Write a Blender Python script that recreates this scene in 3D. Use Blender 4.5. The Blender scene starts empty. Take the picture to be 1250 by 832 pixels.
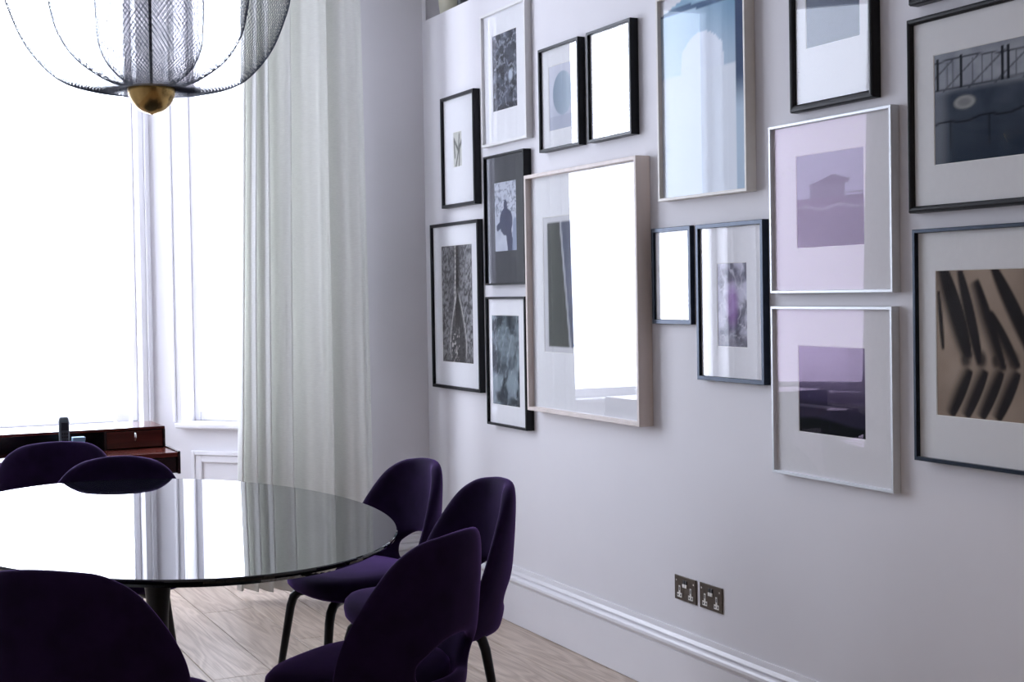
import bpy, bmesh, math, random
import numpy as np
from mathutils import Vector, Matrix

# ------------------------------------------------------------------ camera, world, exposure
scene = bpy.context.scene
COL = scene.collection
cam_data = bpy.data.cameras.new('camera')
cam = bpy.data.objects.new('camera', cam_data)
COL.objects.link(cam)
R_ = (0.9015, -0.4325, -0.0165); U_ = (0.0239, 0.0116, 0.9996); W_ = (0.4322, 0.9015, -0.0208)
cam.matrix_world = Matrix(((R_[0], U_[0], -W_[0], -2.5383), (R_[1], U_[1], -W_[1], 0.0), (R_[2], U_[2], -W_[2], 1.3724), (0, 0, 0, 1)))
cam_data.sensor_width = 36.0
cam_data.lens = 50.0
cam_data.shift_y = (392.58 - 416.0) / 1250.0
cam_data.clip_start = 0.05
scene.camera = cam

SKY = (0.79, 0.85, 1.0)
SKY_STRENGTH = 11.8
world = bpy.data.worlds.new('overcast_sky')
scene.world = world
world.use_nodes = True
bg = world.node_tree.nodes['Background']
bg.inputs['Color'].default_value = (*SKY, 1)
bg.inputs['Strength'].default_value = SKY_STRENGTH

scene.view_settings.view_transform = 'Standard'
scene.view_settings.look = 'None'
scene.view_settings.gamma = 1.0
scene.view_settings.use_curve_mapping = False
scene.view_settings.exposure = 0.0

# ------------------------------------------------------------------ helpers
def tag(o, label=None, cat=None, group=None, kind=None):
    if label: o['label'] = label
    if cat: o['category'] = cat
    if group: o['group'] = group
    if kind: o['kind'] = kind
    return o

def empty(name, loc=(0, 0, 0), rz=0.0):
    o = bpy.data.objects.new(name, None)
    COL.objects.link(o)
    o.location = loc
    o.rotation_euler = (0, 0, rz)
    o.empty_display_size = 0.05
    return o

def link_mesh(name, me, m, parent=None, smooth=False):
    o = bpy.data.objects.new(name, me)
    COL.objects.link(o)
    if m is not None:
        me.materials.append(m)
    if smooth:
        for p in me.polygons:
            p.use_smooth = True
    if parent is not None:
        o.parent = parent
    return o

class MB:
    """collects shapes into one mesh"""
    def __init__(self):
        self.bm = bmesh.new()
    def pts_box(self, P):
        v = [self.bm.verts.new(p) for p in P]
        for f in ((0, 1, 2, 3), (7, 6, 5, 4), (0, 4, 5, 1), (1, 5, 6, 2), (2, 6, 7, 3), (3, 7, 4, 0)):
            self.bm.faces.new([v[i] for i in f])
        return self
    def box(self, x0, x1, y0, y1, z0, z1):
        return self.pts_box([(x0, y0, z0), (x1, y0, z0), (x1, y1, z0), (x0, y1, z0), (x0, y0, z1), (x1, y0, z1), (x1, y1, z1), (x0, y1, z1)])
    def tbox(self, T, u0, u1, v0, v1, z0, z1):
        return self.pts_box([T(u, v, z) for (u, v, z) in ((u0, v0, z0), (u1, v0, z0), (u1, v1, z0), (u0, v1, z0), (u0, v0, z1), (u1, v0, z1), (u1, v1, z1), (u0, v1, z1))])
    def loops(self, rings, close=True, cap=False):
        """rings: list of lists of points, same length; skin between consecutive"""
        vr = [[self.bm.verts.new(p) for p in r] for r in rings]
        n = len(vr[0])
        for a, b in zip(vr[:-1], vr[1:]):
            for i in range(n if close else n - 1):
                j = (i + 1) % n
                self.bm.faces.new((a[i], a[j], b[j], b[i]))
        if cap:
            self.bm.faces.new(vr[0][::-1]); self.bm.faces.new(vr[-1])
        return self
    def lathe(self, prof, n=32, c=(0, 0, 0), capb=False, capt=False, sx=1.0, sy=1.0):
        rings = [[(c[0] + r * sx * math.cos(2 * math.pi * i / n), c[1] + r * sy * math.sin(2 * math.pi * i / n), c[2] + z) for i in range(n)] for r, z in prof]
        vr = [[self.bm.verts.new(p) for p in r] for r in rings]
        for a, b in zip(vr[:-1], vr[1:]):
            for i in range(n):
                j = (i + 1) % n
                self.bm.faces.new((a[i], a[j], b[j], b[i]))
        if capb: self.bm.faces.new(vr[0][::-1])
        if capt: self.bm.faces.new(vr[-1])
        return self
    def tube(self, path, rad, n=10, cap=True):
        path = [Vector(p) for p in path]
        rads = rad if isinstance(rad, (list, tuple)) else [rad] * len(path)
        rings = []
        up = Vector((0, 0, 1))
        prev = None
        for i, p in enumerate(path):
            d = (path[min(i + 1, len(path) - 1)] - path[max(i - 1, 0)]).normalized()
            if prev is None:
                a = d.cross(up)
                if a.length < 1e-3: a = d.cross(Vector((1, 0, 0)))
                a.normalize()
            else:
                a = (prev - d * prev.dot(d)).normalized()
            prev = a
            b = d.cross(a)
            rings.append([tuple(p + (a * math.cos(2 * math.pi * k / n) + b * math.sin(2 * math.pi * k / n)) * rads[i]) for k in range(n)])
        return self.loops(rings, True, cap)
    def build(self, name, m, parent=None, smooth=False, bevel=0.0, segs=2):
        bmesh.ops.recalc_face_normals(self.bm, faces=self.bm.faces)
        me = bpy.data.meshes.new(name)
        self.bm.to_mesh(me)
        self.bm.free()
        o = link_mesh(name, me, m, parent, smooth)
        if bevel:
            b = o.modifiers.new('bevel', 'BEVEL')
            b.width = bevel; b.segments = segs; b.limit_method = 'ANGLE'; b.angle_limit = math.radians(40)
        return o

def spline(pts, n=8):
    """Catmull-Rom through pts"""
    P = [np.array(p, float) for p in pts]
    P = [2 * P[0] - P[1]] + P + [2 * P[-1] - P[-2]]
    out = []
    for i in range(1, len(P) - 2):
        for k in range(n):
            t = k / n
            a, b, c, d = P[i - 1], P[i], P[i + 1], P[i + 2]
            out.append(tuple(0.5 * ((2 * b) + (-a + c) * t + (2 * a - 5 * b + 4 * c - d) * t * t + (-a + 3 * b - 3 * c + d) * t ** 3)))
    out.append(tuple(P[-2]))
    return out

# ------------------------------------------------------------------ materials
def principled(name, color, rough=0.5, metal=0.0, **kw):
    m = bpy.data.materials.new(name)
    m.use_nodes = True
    b = m.node_tree.nodes['Principled BSDF']
    b.inputs['Base Color'].default_value = (*color, 1)
    b.inputs['Roughness'].default_value = rough
    b.inputs['Metallic'].default_value = metal
    for k, v in kw.items():
        b.inputs[k].default_value = v
    return m

def noise_tint(m, scale, amount, rough_amount=0.0, stretch=(1, 1, 1), bump=0.0, detail=4.0, coord='Object'):
    """small procedural variation of a material's own colour, roughness and relief"""
    nt = m.node_tree
    b = nt.nodes['Principled BSDF']
    tc = nt.nodes.new('ShaderNodeTexCoord')
    mp = nt.nodes.new('ShaderNodeMapping')
    mp.inputs['Scale'].default_value = stretch
    nz = nt.nodes.new('ShaderNodeTexNoise')
    nz.inputs['Scale'].default_value = scale
    nz.inputs['Detail'].default_value = detail
    nt.links.new(tc.outputs[coord], mp.inputs['Vector'])
    nt.links.new(mp.outputs['Vector'], nz.inputs['Vector'])
    base = tuple(b.inputs['Base Color'].default_value)
    ramp = nt.nodes.new('ShaderNodeValToRGB')
    ramp.color_ramp.elements[0].position = 0.3
    ramp.color_ramp.elements[1].position = 0.7
    ramp.color_ramp.elements[0].color = tuple(c * (1 - amount) for c in base[:3]) + (1,)
    ramp.color_ramp.elements[1].color = tuple(min(1, c * (1 + amount)) for c in base[:3]) + (1,)
    nt.links.new(nz.outputs['Fac'], ramp.inputs['Fac'])
    nt.links.new(ramp.outputs['Color'], b.inputs['Base Color'])
    if bump:
        bp = nt.nodes.new('ShaderNodeBump')
        bp.inputs['Strength'].default_value = bump
        bp.inputs['Distance'].default_value = 0.002
        nt.links.new(nz.outputs['Fac'], bp.inputs['Height'])
        nt.links.new(bp.outputs['Normal'], b.inputs['Normal'])
    return m

def thin_glass(name, ior=1.5, tint=(1, 1, 1), clear=(1, 1, 1), rough=0.0):
    m = bpy.data.materials.new(name)
    m.use_nodes = True
    nt = m.node_tree
    for n in list(nt.nodes): nt.nodes.remove(n)
    out = nt.nodes.new('ShaderNodeOutputMaterial')
    mix = nt.nodes.new('ShaderNodeMixShader')
    fr = nt.nodes.new('ShaderNodeFresnel')
    ge = nt.nodes.new('ShaderNodeNewGeometry')     # both faces of a thin pane reflect alike
    mr = nt.nodes.new('ShaderNodeMapRange'); mr.inputs['To Min'].default_value = ior; mr.inputs['To Max'].default_value = 1.0 / ior
    nt.links.new(ge.outputs['Backfacing'], mr.inputs['Value']); nt.links.new(mr.outputs[0], fr.inputs['IOR'])
    tr = nt.nodes.new('ShaderNodeBsdfTransparent'); tr.inputs['Color'].default_value = (*clear, 1)
    gl = nt.nodes.new('ShaderNodeBsdfGlossy'); gl.inputs['Color'].default_value = (*tint, 1); gl.inputs['Roughness'].default_value = rough
    nt.links.new(fr.outputs[0], mix.inputs[0]); nt.links.new(tr.outputs[0], mix.inputs[1]); nt.links.new(gl.outputs[0], mix.inputs[2])
    nt.links.new(mix.outputs[0], out.inputs['Surface'])
    return m

M = {}
M['wall'] = noise_tint(principled('wall_paint', (0.80, 0.785, 0.81), 0.75), 3.0, 0.012)
M['dark_wall'] = noise_tint(principled('taupe_wall_paint', (0.58, 0.56, 0.56), 0.8), 3.0, 0.03)
M['brown_wall'] = noise_tint(principled('dark_taupe_wall_paint', (0.20, 0.18, 0.17), 0.8), 3.0, 0.03)
M['ceiling'] = noise_tint(principled('ceiling_paint', (0.85, 0.84, 0.85), 0.8), 3.0, 0.01)
M['trim'] = noise_tint(principled('trim_gloss_paint', (0.83, 0.82, 0.85), 0.35), 4.0, 0.01)
M['black_frame'] = noise_tint(principled('black_lacquer', (0.004, 0.0045, 0.007), 0.35, **{'Specular IOR Level': 0.25}), 30, 0.2)
M['black_wax'] = noise_tint(principled('black_waxed_wood', (0.005, 0.005, 0.007), 0.42, **{'Specular IOR Level': 0.3}), 40, 0.25, stretch=(1, 1, 0.2), bump=0.1)
M['blue_black'] = noise_tint(principled('satin_black_metal', (0.022, 0.030, 0.045), 0.30, 0.75), 40, 0.1)
M['white_frame'] = noise_tint(principled('white_painted_wood', (0.82, 0.81, 0.80), 0.4), 25, 0.02)
M['oak_frame'] = noise_tint(principled('pale_limed_oak', (0.74, 0.65, 0.60), 0.5), 18, 0.08, stretch=(1, 1, 0.06), bump=0.1)
M['cream_frame'] = noise_tint(principled('cream_painted_wood', (0.78, 0.74, 0.68), 0.45), 25, 0.03)
M['silver_frame'] = noise_tint(principled('white_anodised_metal', (0.72, 0.75, 0.78), 0.38, 0.25), 30, 0.02)
M['mat_white'] = noise_tint(principled('white_mount_board', (0.84, 0.84, 0.86), 0.9), 60, 0.012)
M['mat_cream'] = noise_tint(principled('off_white_mount_board', (0.82, 0.82, 0.82), 0.9), 60, 0.012)
M['mat_bevel'] = principled('mount_bevel', (0.9, 0.89, 0.86), 0.9)
M['mat_black'] = noise_tint(principled('charcoal_mount_board', (0.035, 0.036, 0.045), 0.9), 60, 0.06)
M['backing'] = noise_tint(principled('brown_backing_board', (0.25, 0.19, 0.13), 0.9), 30, 0.1)
M['glass'] = thin_glass('picture_glass', 1.40)
M['glass_museum'] = thin_glass('museum_picture_glass', 1.15, (0.85, 0.95, 1.0))
M['glass_satin'] = thin_glass('low_glare_picture_glass', 1.22, (0.95, 0.97, 1.0))
M['glass_coated'] = thin_glass('coated_picture_glass', 1.17, (0.98, 0.76, 1.0))
M['window_glass'] = thin_glass('window_glass', 1.45)
M['velvet'] = noise_tint(principled('aubergine_velvet', (0.012, 0.0045, 0.026), 0.9), 14, 0.25, stretch=(1, 1, 1))
vb = M['velvet'].node_tree.nodes['Principled BSDF']
vb.inputs['Sheen Weight'].default_value = 0.55
vb.inputs['Sheen Roughness'].default_value = 0.32
vb.inputs['Sheen Tint'].default_value = (0.36, 0.17, 0.68, 1)
vb.inputs['Specular IOR Level'].default_value = 0.1
M['black_metal'] = noise_tint(principled('black_powder_coat', (0.004, 0.004, 0.006), 0.35, **{'Specular IOR Level': 0.3}), 40, 0.2)
M['table_top'] = noise_tint(principled('black_polished_top', (0.006, 0.007, 0.010), 0.015), 5, 0.15)
M['brass'] = noise_tint(principled('brushed_brass', (0.50, 0.33, 0.12), 0.24, 1.0), 60, 0.12, stretch=(1, 1, 0.05))
M['mesh_wire'] = noise_tint(principled('steel_mesh_wire', (0.10, 0.12, 0.17), 0.4, 0.6), 20, 0.1)
M['dark_rod'] = noise_tint(principled('dark_steel_rod', (0.05, 0.05, 0.06), 0.4, 0.8), 20, 0.1)
M['rosewood'] = noise_tint(principled('polished_rosewood', (0.075, 0.014, 0.009), 0.16), 9, 0.55, stretch=(0.15, 3, 3), detail=8)
M['rosewood_dark'] = noise_tint(principled('dark_rosewood', (0.020, 0.007, 0.006), 0.22), 9, 0.5, stretch=(0.15, 3, 3), detail=8)
M['steel'] = noise_tint(principled('polished_steel', (0.75, 0.75, 0.74), 0.2, 1.0), 30, 0.05)
M['bronze_plate'] = noise_tint(principled('dark_bronze_plate', (0.085, 0.068, 0.055), 0.38, 0.85), 60, 0.12)
M['white_plastic'] = noise_tint(principled('white_plastic', (0.82, 0.80, 0.76), 0.4), 30, 0.02)
M['black_plastic'] = noise_tint(principled('black_plastic', (0.018, 0.020, 0.024), 0.4), 30, 0.1)
M['grey_plastic'] = noise_tint(principled('slate_plastic', (0.07, 0.085, 0.10), 0.4), 30, 0.1)
M['blue_card'] = noise_tint(principled('pale_blue_card', (0.20, 0.33, 0.46), 0.6), 30, 0.05)
M['paper'] = noise_tint(principled('white_paper', (0.8, 0.8, 0.8), 0.8), 30, 0.02)
M['ceramic'] = noise_tint(principled('cream_glazed_ceramic', (0.62, 0.60, 0.46), 0.3), 15, 0.06)
M['dark_ceramic'] = noise_tint(principled('black_glazed_ceramic', (0.02, 0.025, 0.03), 0.3), 15, 0.1)
M['vase_glass'] = thin_glass('clear_vase_glass', 1.5)

def curtain_material():
    m = bpy.data.materials.new('ivory_linen')
    m.use_nodes = True
    nt = m.node_tree
    for n in list(nt.nodes): nt.nodes.remove(n)
    out = nt.nodes.new('ShaderNodeOutputMaterial')
    mix = nt.nodes.new('ShaderNodeMixShader'); mix.inputs[0].default_value = 0.36
    df = nt.nodes.new('ShaderNodeBsdfDiffuse'); tl = nt.nodes.new('ShaderNodeBsdfTranslucent')
    tc = nt.nodes.new('ShaderNodeTexCoord'); mp = nt.nodes.new('ShaderNodeMapping'); mp.inputs['Scale'].default_value = (40, 40, 420)
    nz = nt.nodes.new('ShaderNodeTexNoise'); nz.inputs['Scale'].default_value = 1.0; nz.inputs['Detail'].default_value = 3
    rp = nt.nodes.new('ShaderNodeValToRGB')
    rp.color_ramp.elements[0].position = 0.25; rp.color_ramp.elements[1].position = 0.8
    rp.color_ramp.elements[0].color = (0.74, 0.74, 0.73, 1); rp.color_ramp.elements[1].color = (0.88, 0.88, 0.87, 1)
    nt.links.new(tc.outputs['Object'], mp.inputs['Vector']); nt.links.new(mp.outputs[0], nz.inputs['Vector'])
    nt.links.new(nz.outputs['Fac'], rp.inputs['Fac'])
    nt.links.new(rp.outputs[0], df.inputs['Color']); tl.inputs['Color'].default_value = (0.84, 0.84, 0.79, 1)
    nt.links.new(df.outputs[0], mix.inputs[1]); nt.links.new(tl.outputs[0], mix.inputs[2])
    nt.links.new(mix.outputs[0], out.inputs['Surface'])
    return m
M['linen'] = curtain_material()

def plank_material():
    m = bpy.data.materials.new('limed_oak_plank')
    m.use_nodes = True
    nt = m.node_tree
    b = nt.nodes['Principled BSDF']
    b.inputs['Roughness'].default_value = 0.42
    tc = nt.nodes.new('ShaderNodeTexCoord')
    oi = nt.nodes.new('ShaderNodeObjectInfo')
    add = nt.nodes.new('ShaderNodeVectorMath'); add.operation = 'MULTIPLY_ADD'
    cb = nt.nodes.new('ShaderNodeCombineXYZ')
    sc = nt.nodes.new('ShaderNodeMath'); sc.operation = 'MULTIPLY'; sc.inputs[1].default_value = 37.0
    nt.links.new(oi.outputs['Random'], sc.inputs[0])
    nt.links.new(sc.outputs[0], cb.inputs[0]); nt.links.new(sc.outputs[0], cb.inputs[1])
    add.inputs[1].default_value = (1, 1, 1)
    nt.links.new(tc.outputs['Object'], add.inputs[0]); nt.links.new(cb.outputs[0], add.inputs[2])
    mp = nt.nodes.new('ShaderNodeMapping'); mp.inputs['Scale'].default_value = (7.0, 0.9, 1)
    nt.links.new(add.outputs[0], mp.inputs['Vector'])
    nz = nt.nodes.new('ShaderNodeTexNoise'); nz.inputs['Scale'].default_value = 1.2; nz.inputs['Detail'].default_value = 2; nz.inputs['Distortion'].default_value = 0.6
    nt.links.new(mp.outputs[0], nz.inputs['Vector'])
    # cathedral grain: rings of a slow noise field
    mul = nt.nodes.new('ShaderNodeMath'); mul.operation = 'MULTIPLY'; mul.inputs[1].default_value = 55.0
    nt.links.new(nz.outputs['Fac'], mul.inputs[0])
    sn = nt.nodes.new('ShaderNodeMath'); sn.operation = 'SINE'
    nt.links.new(mul.outputs[0], sn.inputs[0])
    mp2 = nt.nodes.new('ShaderNodeMapping'); mp2.inputs['Scale'].default_value = (160, 4, 1)
    nt.links.new(add.outputs[0], mp2.inputs['Vector'])
    n2 = nt.nodes.new('ShaderNodeTexNoise'); n2.inputs['Scale'].default_value = 1.0; n2.inputs['Detail'].default_value = 3
    nt.links.new(mp2.outputs[0], n2.inputs['Vector'])
    mm = nt.nodes.new('ShaderNodeMath'); mm.operation = 'MULTIPLY_ADD'; mm.inputs[1].default_value = 0.16
    nt.links.new(sn.outputs[0], mm.inputs[0]); nt.links.new(n2.outputs['Fac'], mm.inputs[2])
    rp = nt.nodes.new('ShaderNodeValToRGB')
    rp.color_ramp.elements[0].position = 0.2; rp.color_ramp.elements[1].position = 0.78
    rp.color_ramp.elements[0].color = (0.36, 0.275, 0.21, 1); rp.color_ramp.elements[1].color = (0.58, 0.48, 0.395, 1)
    nt.links.new(mm.outputs[0], rp.inputs['Fac'])
    hs = nt.nodes.new('ShaderNodeHueSaturation')
    vr = nt.nodes.new('ShaderNodeMapRange'); vr.inputs['To Min'].default_value = 0.88; vr.inputs['To Max'].default_value = 1.1
    nt.links.new(oi.outputs['Random'], vr.inputs['Value']); nt.links.new(vr.outputs[0], hs.inputs['Value'])
    nt.links.new(rp.outputs[0], hs.inputs['Color'])
    nt.links.new(hs.outputs[0], b.inputs['Base Color'])
    bp = nt.nodes.new('ShaderNodeBump'); bp.inputs['Strength'].default_value = 0.15; bp.inputs['Distance'].default_value = 0.001
    nt.links.new(mm.outputs[0], bp.inputs['Height']); nt.links.new(bp.outputs[0], b.inputs['Normal'])
    return m
M['plank'] = plank_material()
M['subfloor'] = noise_tint(principled('dark_subfloor', (0.10, 0.08, 0.065), 0.9), 10, 0.1)

def print_material():
    m = bpy.data.materials.new('photographic_print')
    m.use_nodes = True
    nt = m.node_tree
    b = nt.nodes['Principled BSDF']
    b.inputs['Roughness'].default_value = 0.8
    b.inputs['Specular IOR Level'].default_value = 0.08
    at = nt.nodes.new('ShaderNodeVertexColor'); at.layer_name = 'ink'
    nt.links.new(at.outputs['Color'], b.inputs['Base Color'])
    return m
M['print'] = print_material()

# ------------------------------------------------------------------ the room
H_CEIL = 3.35
XL = -3.57           # left wall
YB = -2.8            # wall behind the camera
YC = 6.22            # where the side walls meet the canted sides of the bay
YM = 7.29            # centre window of the bay
BAY = YM - YC
H_LEDGE = 2.645
S2 = math.sqrt(0.5)
WT = 0.22            # outer wall thickness

def T_right(u, v, z):    # canted side next to the picture wall: u along it from the corner, v outwards
    return (-u * S2 + v * S2, YC + u * S2 + v * S2, z)
def T_left(u, v, z):
    return (XL + u * S2 - v * S2, YC + u * S2 + v * S2, z)
def T_main(u, v, z):     # u from the right post towards the left
    return (-BAY - u, YM + v, z)
LC = BAY / S2            # length of a canted side
LM = (XL + BAY) - (-BAY)
LM = abs(LM)             # width of the centre window wall

def struct(name, label, o):
    return tag(o, label, None, None, 'structure')

floor = MB().box(XL - 0.1, 0.05, YB - 0.1, YC, -0.08, -0.018)
floor.pts_box([(XL, YC, -0.08), (0, YC, -0.08), (-BAY, YM, -0.08), (XL + BAY, YM, -0.08), (XL, YC, -0.018), (0, YC, -0.018), (-BAY, YM, -0.018), (XL + BAY, YM, -0.018)])
floor = floor.build('floor', M['subfloor'])
struct('floor', 'wide pale limed oak plank floor', floor)
PW = 0.224
random.seed(4)
plank_cache = {}
x = -0.885 + 4 * PW
rows = []
while x > XL:
    rows.append(x); x -= PW
for r, xr in enumerate(rows):
    x1 = min(xr, 0.0); x0 = max(xr - PW, XL)
    if x1 - x0 < 0.01: continue
    y = YB - random.random() * 1.6
    # far end follows the bay outline
    xc = 0.5 * (x0 + x1)
    yend = min(YM, YC + min(-xc, xc - XL) + 0.02)
    while y < yend - 0.02:
        L = random.choice((1.9, 2.2, 2.4))
        ya = max(y, YB); yb = min(y + L, yend)
        if yb - ya > 0.05:
            key = (round(x1 - x0, 3), round(yb - ya, 3))
            g = 0.0012
            if key not in plank_cache:
                w, l = key
                me_o = MB()
                a, b_, e = w / 2 - g, l / 2 - g, 0.0025
                rings = [[(-a, -b_, -0.018), (a, -b_, -0.018), (a, b_, -0.018), (-a, b_, -0.018)],
                         [(-a, -b_, -e * 0.6), (a, -b_, -e * 0.6), (a, b_, -e * 0.6), (-a, b_, -e * 0.6)],
                         [(-a + e, -b_ + e, 0), (a - e, -b_ + e, 0), (a - e, b_ - e, 0), (-a + e, b_ - e, 0)]]
                me_o.loops(rings, True, True)
                o = me_o.build('plank', M['plank'], floor)
                plank_cache[key] = o.data
            else:
                o = bpy.data.objects.new('plank', plank_cache[key]); COL.objects.link(o); o.parent = floor
            o.location = ((x0 + x1) / 2, (ya + yb) / 2, 0)
        y += L

struct('ceiling', 'plain white ceiling', MB().box(XL - 0.3, 0.7, YB - 0.3, YM + 0.3, H_CEIL, H_CEIL + 0.15).build('ceiling', M['ceiling']))
struct('wall_right', 'lilac white gallery wall ending in a ledge below the ceiling', MB().box(0.0, 0.45, YB - 0.2, YC, 0.0, H_LEDGE).build('wall_right', M['wall']))
struct('wall_right_upper', 'set back wall above the gallery ledge', MB().box(0.45, 0.6, YB - 0.2, YC + 0.3, H_LEDGE - 0.1, H_CEIL).box(-0.0, 0.45, YC, YC + 0.2, H_LEDGE - 0.3, H_CEIL).build('wall_right_upper', M['wall']))
struct('wall_left', 'taupe painted wall facing the gallery wall', MB().box(XL - 0.2, XL, YB - 0.2, YC, 0.0, H_CEIL).build('wall_left', M['dark_wall']))

# opening geometry of the bay
SILL = 0.745; HEAD = 3.12
CU0, CU1 = 0.58, 1.335     # canted window opening measured from the corner
MU0, MU1 = 0.055, LM - 0.055

def cant_wall(name, T, label):
    m = MB()
    m.tbox(T, -0.02, CU0, 0.0, WT, 0, H_CEIL)
    m.tbox(T, CU1, LC, 0.0, WT, 0, H_CEIL)
    m.tbox(T, CU0, CU1, 0.0, WT, HEAD, H_CEIL)
    m.tbox(T, CU0, CU1, 0.0, WT, 0, SILL - 0.03)
    return struct(name, label, m.build(name, M['wall']))
cant_wall('wall_bay_right', T_right, 'canted bay wall behind the ivory curtain on the picture side')
cant_wall('wall_bay_left', T_left, 'canted bay wall on the side away from the pictures')
PIER = 0.38
def pier(name, T, label):
    a = PIER / S2
    p = [T(0, 0, 0), T(a, 0, 0)]
    x_in = p[1][0]
    base = [p[0], p[1], (x_in, YC, 0)]
    m = MB().loops([base, [(x_, y_, H_CEIL) for x_, y_, _z in base]], True, True)
    return struct(name, label, m.build(name, M['wall']))
pier('wall_pier_right', T_right, 'shaded lilac grey pier between the ivory curtain and the gallery wall')
pier('wall_pier_left', T_left, 'shaded pier between the bay and the taupe wall')
mm_ = MB()
mm_.tbox(T_main, 0, MU0, 0, WT, 0, H_CEIL).tbox(T_main, MU1, LM, 0, WT, 0, H_CEIL)
mm_.tbox(T_main, MU0, MU1, 0, WT, HEAD, H_CEIL).tbox(T_main, MU0, MU1, 0, WT, 0, SILL - 0.03)
# solid corner posts behind the joints of the bay
mm_.pts_box([(-BAY, YM, 0), (-BAY + WT * S2, YM + WT * S2, 0), (-BAY + 0.1, YM + WT, 0), (-BAY, YM + WT, 0), (-BAY, YM, H_CEIL), (-BAY + WT * S2, YM + WT * S2, H_CEIL), (-BAY + 0.1, YM + WT, H_CEIL), (-BAY, YM + WT, H_CEIL)])
xx = XL + BAY
mm_.pts_box([(xx, YM, 0), (xx, YM + WT, 0), (xx - 0.1, YM + WT, 0), (xx - WT * S2, YM + WT * S2, 0), (xx, YM, H_CEIL), (xx, YM + WT, H_CEIL), (xx - 0.1, YM + WT, H_CEIL), (xx - WT * S2, YM + WT * S2, H_CEIL)])
struct('wall_bay_centre', 'white posts and low wall around the centre bay window', mm_.build('wall_bay_centre', M['trim']))

def window(name, T, u0, u1, label, sill_over=0.03):
    root = empty(name, T((u0 + u1) / 2, 0.1, SILL))
    struct(name, label, root)
    inv = Matrix.Translation(root.location).inverted()
    def loc(u, v, z):
        p = inv @ Vector(T(u, v, z)); return tuple(p)
    m = MB()   # sash frame set back into the reveal
    f = 0.035
    m.tbox(loc, u0, u0 + f, 0.10, 0.15, SILL, HEAD).tbox(loc, u1 - f, u1, 0.10, 0.15, SILL, HEAD)
    m.tbox(loc, u0 + f, u1 - f, 0.10, 0.15, SILL, SILL + 0.05).tbox(loc, u0 + f, u1 - f, 0.10, 0.15, HEAD - 0.05, HEAD)
    m.build('sash_frame', M['trim'], root, bevel=0.006)
    MB().tbox(loc, u0 + f, u1 - f, 0.122, 0.128, SILL + 0.05, HEAD - 0.05).build('pane', M['window_glass'], root)
    c = MB()   # moulded architrave on the room side
    for k, (a, w, d) in enumerate(((0.0, 0.030, 0.020), (0.030, 0.012, 0.030), (0.042, 0.016, 0.014))):
        uu0, uu1 = u0 - a, u1 + a
        c.tbox(loc, uu0 - w, uu0, -d, 0.0, SILL, HEAD + a + w).tbox(loc, uu1, uu1 + w, -d, 0.0, SILL, HEAD + a + w)
        c.tbox(loc, uu0, uu1, -d, 0.0, HEAD + a, HEAD + a + w)
    c.build('architrave', M['trim'], root, bevel=0.004)
    s = MB()
    s.tbox(loc, u0 - sill_over, u1 + sill_over, -0.045, 0.15, SILL - 0.028, SILL)
    s.build('sill', M['trim'], root, bevel=0.008)
    return root, loc

w1, _ = window('window_1', T_main, MU0, MU1, 'bright centre bay window behind the desk', 0.01)
w2, l2 = window('window_2', T_right, CU0, CU1, 'bright canted bay window partly behind the ivory curtain')
w3, l3 = window('window_3', T_left, CU0, CU1, 'canted bay window on the far side of the bay')
# panelled aprons below the canted windows
for root, T in ((w2, l2), (w3, l3)):
    m = MB()
    a0, a1, z0, z1 = CU0 + 0.06, CU1 - 0.045, 0.27, 0.605
    for k, (wd, d) in enumerate(((0.022, 0.020), (0.036, 0.012))):
        o_ = 0.022 if k else 0.0
        m.tbox(T, a0 + o_, a0 + o_ + wd, -d, 0, z0 + o_, z1 - o_).tbox(T, a1 - o_ - wd, a1 - o_, -d, 0, z0 + o_, z1 - o_)
        m.tbox(T, a0 + o_ + wd, a1 - o_ - wd, -d, 0, z1 - o_ - wd, z1 - o_).tbox(T, a0 + o_ + wd, a1 - o_ - wd, -d, 0, z0 + o_, z0 + o_ + wd)
    m.build('apron_panel_moulding', M['trim'], root, bevel=0.004)

# wall behind the camera
struct('wall_back', 'dark taupe wall at the other end of the room', MB().box(XL - 0.2, 0.0, YB - 0.2, YB, 0, H_CEIL).build('wall_back', M['brown_wall']))

# daylight sampling through the window openings
def portal(name, loc, rot, sx, sy):
    l = bpy.data.lights.new(name, 'AREA'); l.shape = 'RECTANGLE'; l.size = sx; l.size_y = sy
    l.cycles.is_portal = True
    o = bpy.data.objects.new(name, l); COL.objects.link(o)
    o.location = loc; o.rotation_euler = rot
    return o
zc = (SILL + HEAD) / 2; zh = HEAD - SILL
portal('daylight_portal', T_main(LM / 2, 0.19, zc), (math.radians(-90), 0, 0), LM, zh)
portal('daylight_portal', T_right((CU0 + CU1) / 2, 0.19, zc), (math.radians(-90), 0, math.radians(-45)), CU1 - CU0, zh)
portal('daylight_portal', T_left((CU0 + CU1) / 2, 0.19, zc), (math.radians(-90), 0, math.radians(45)), CU1 - CU0, zh)

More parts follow.
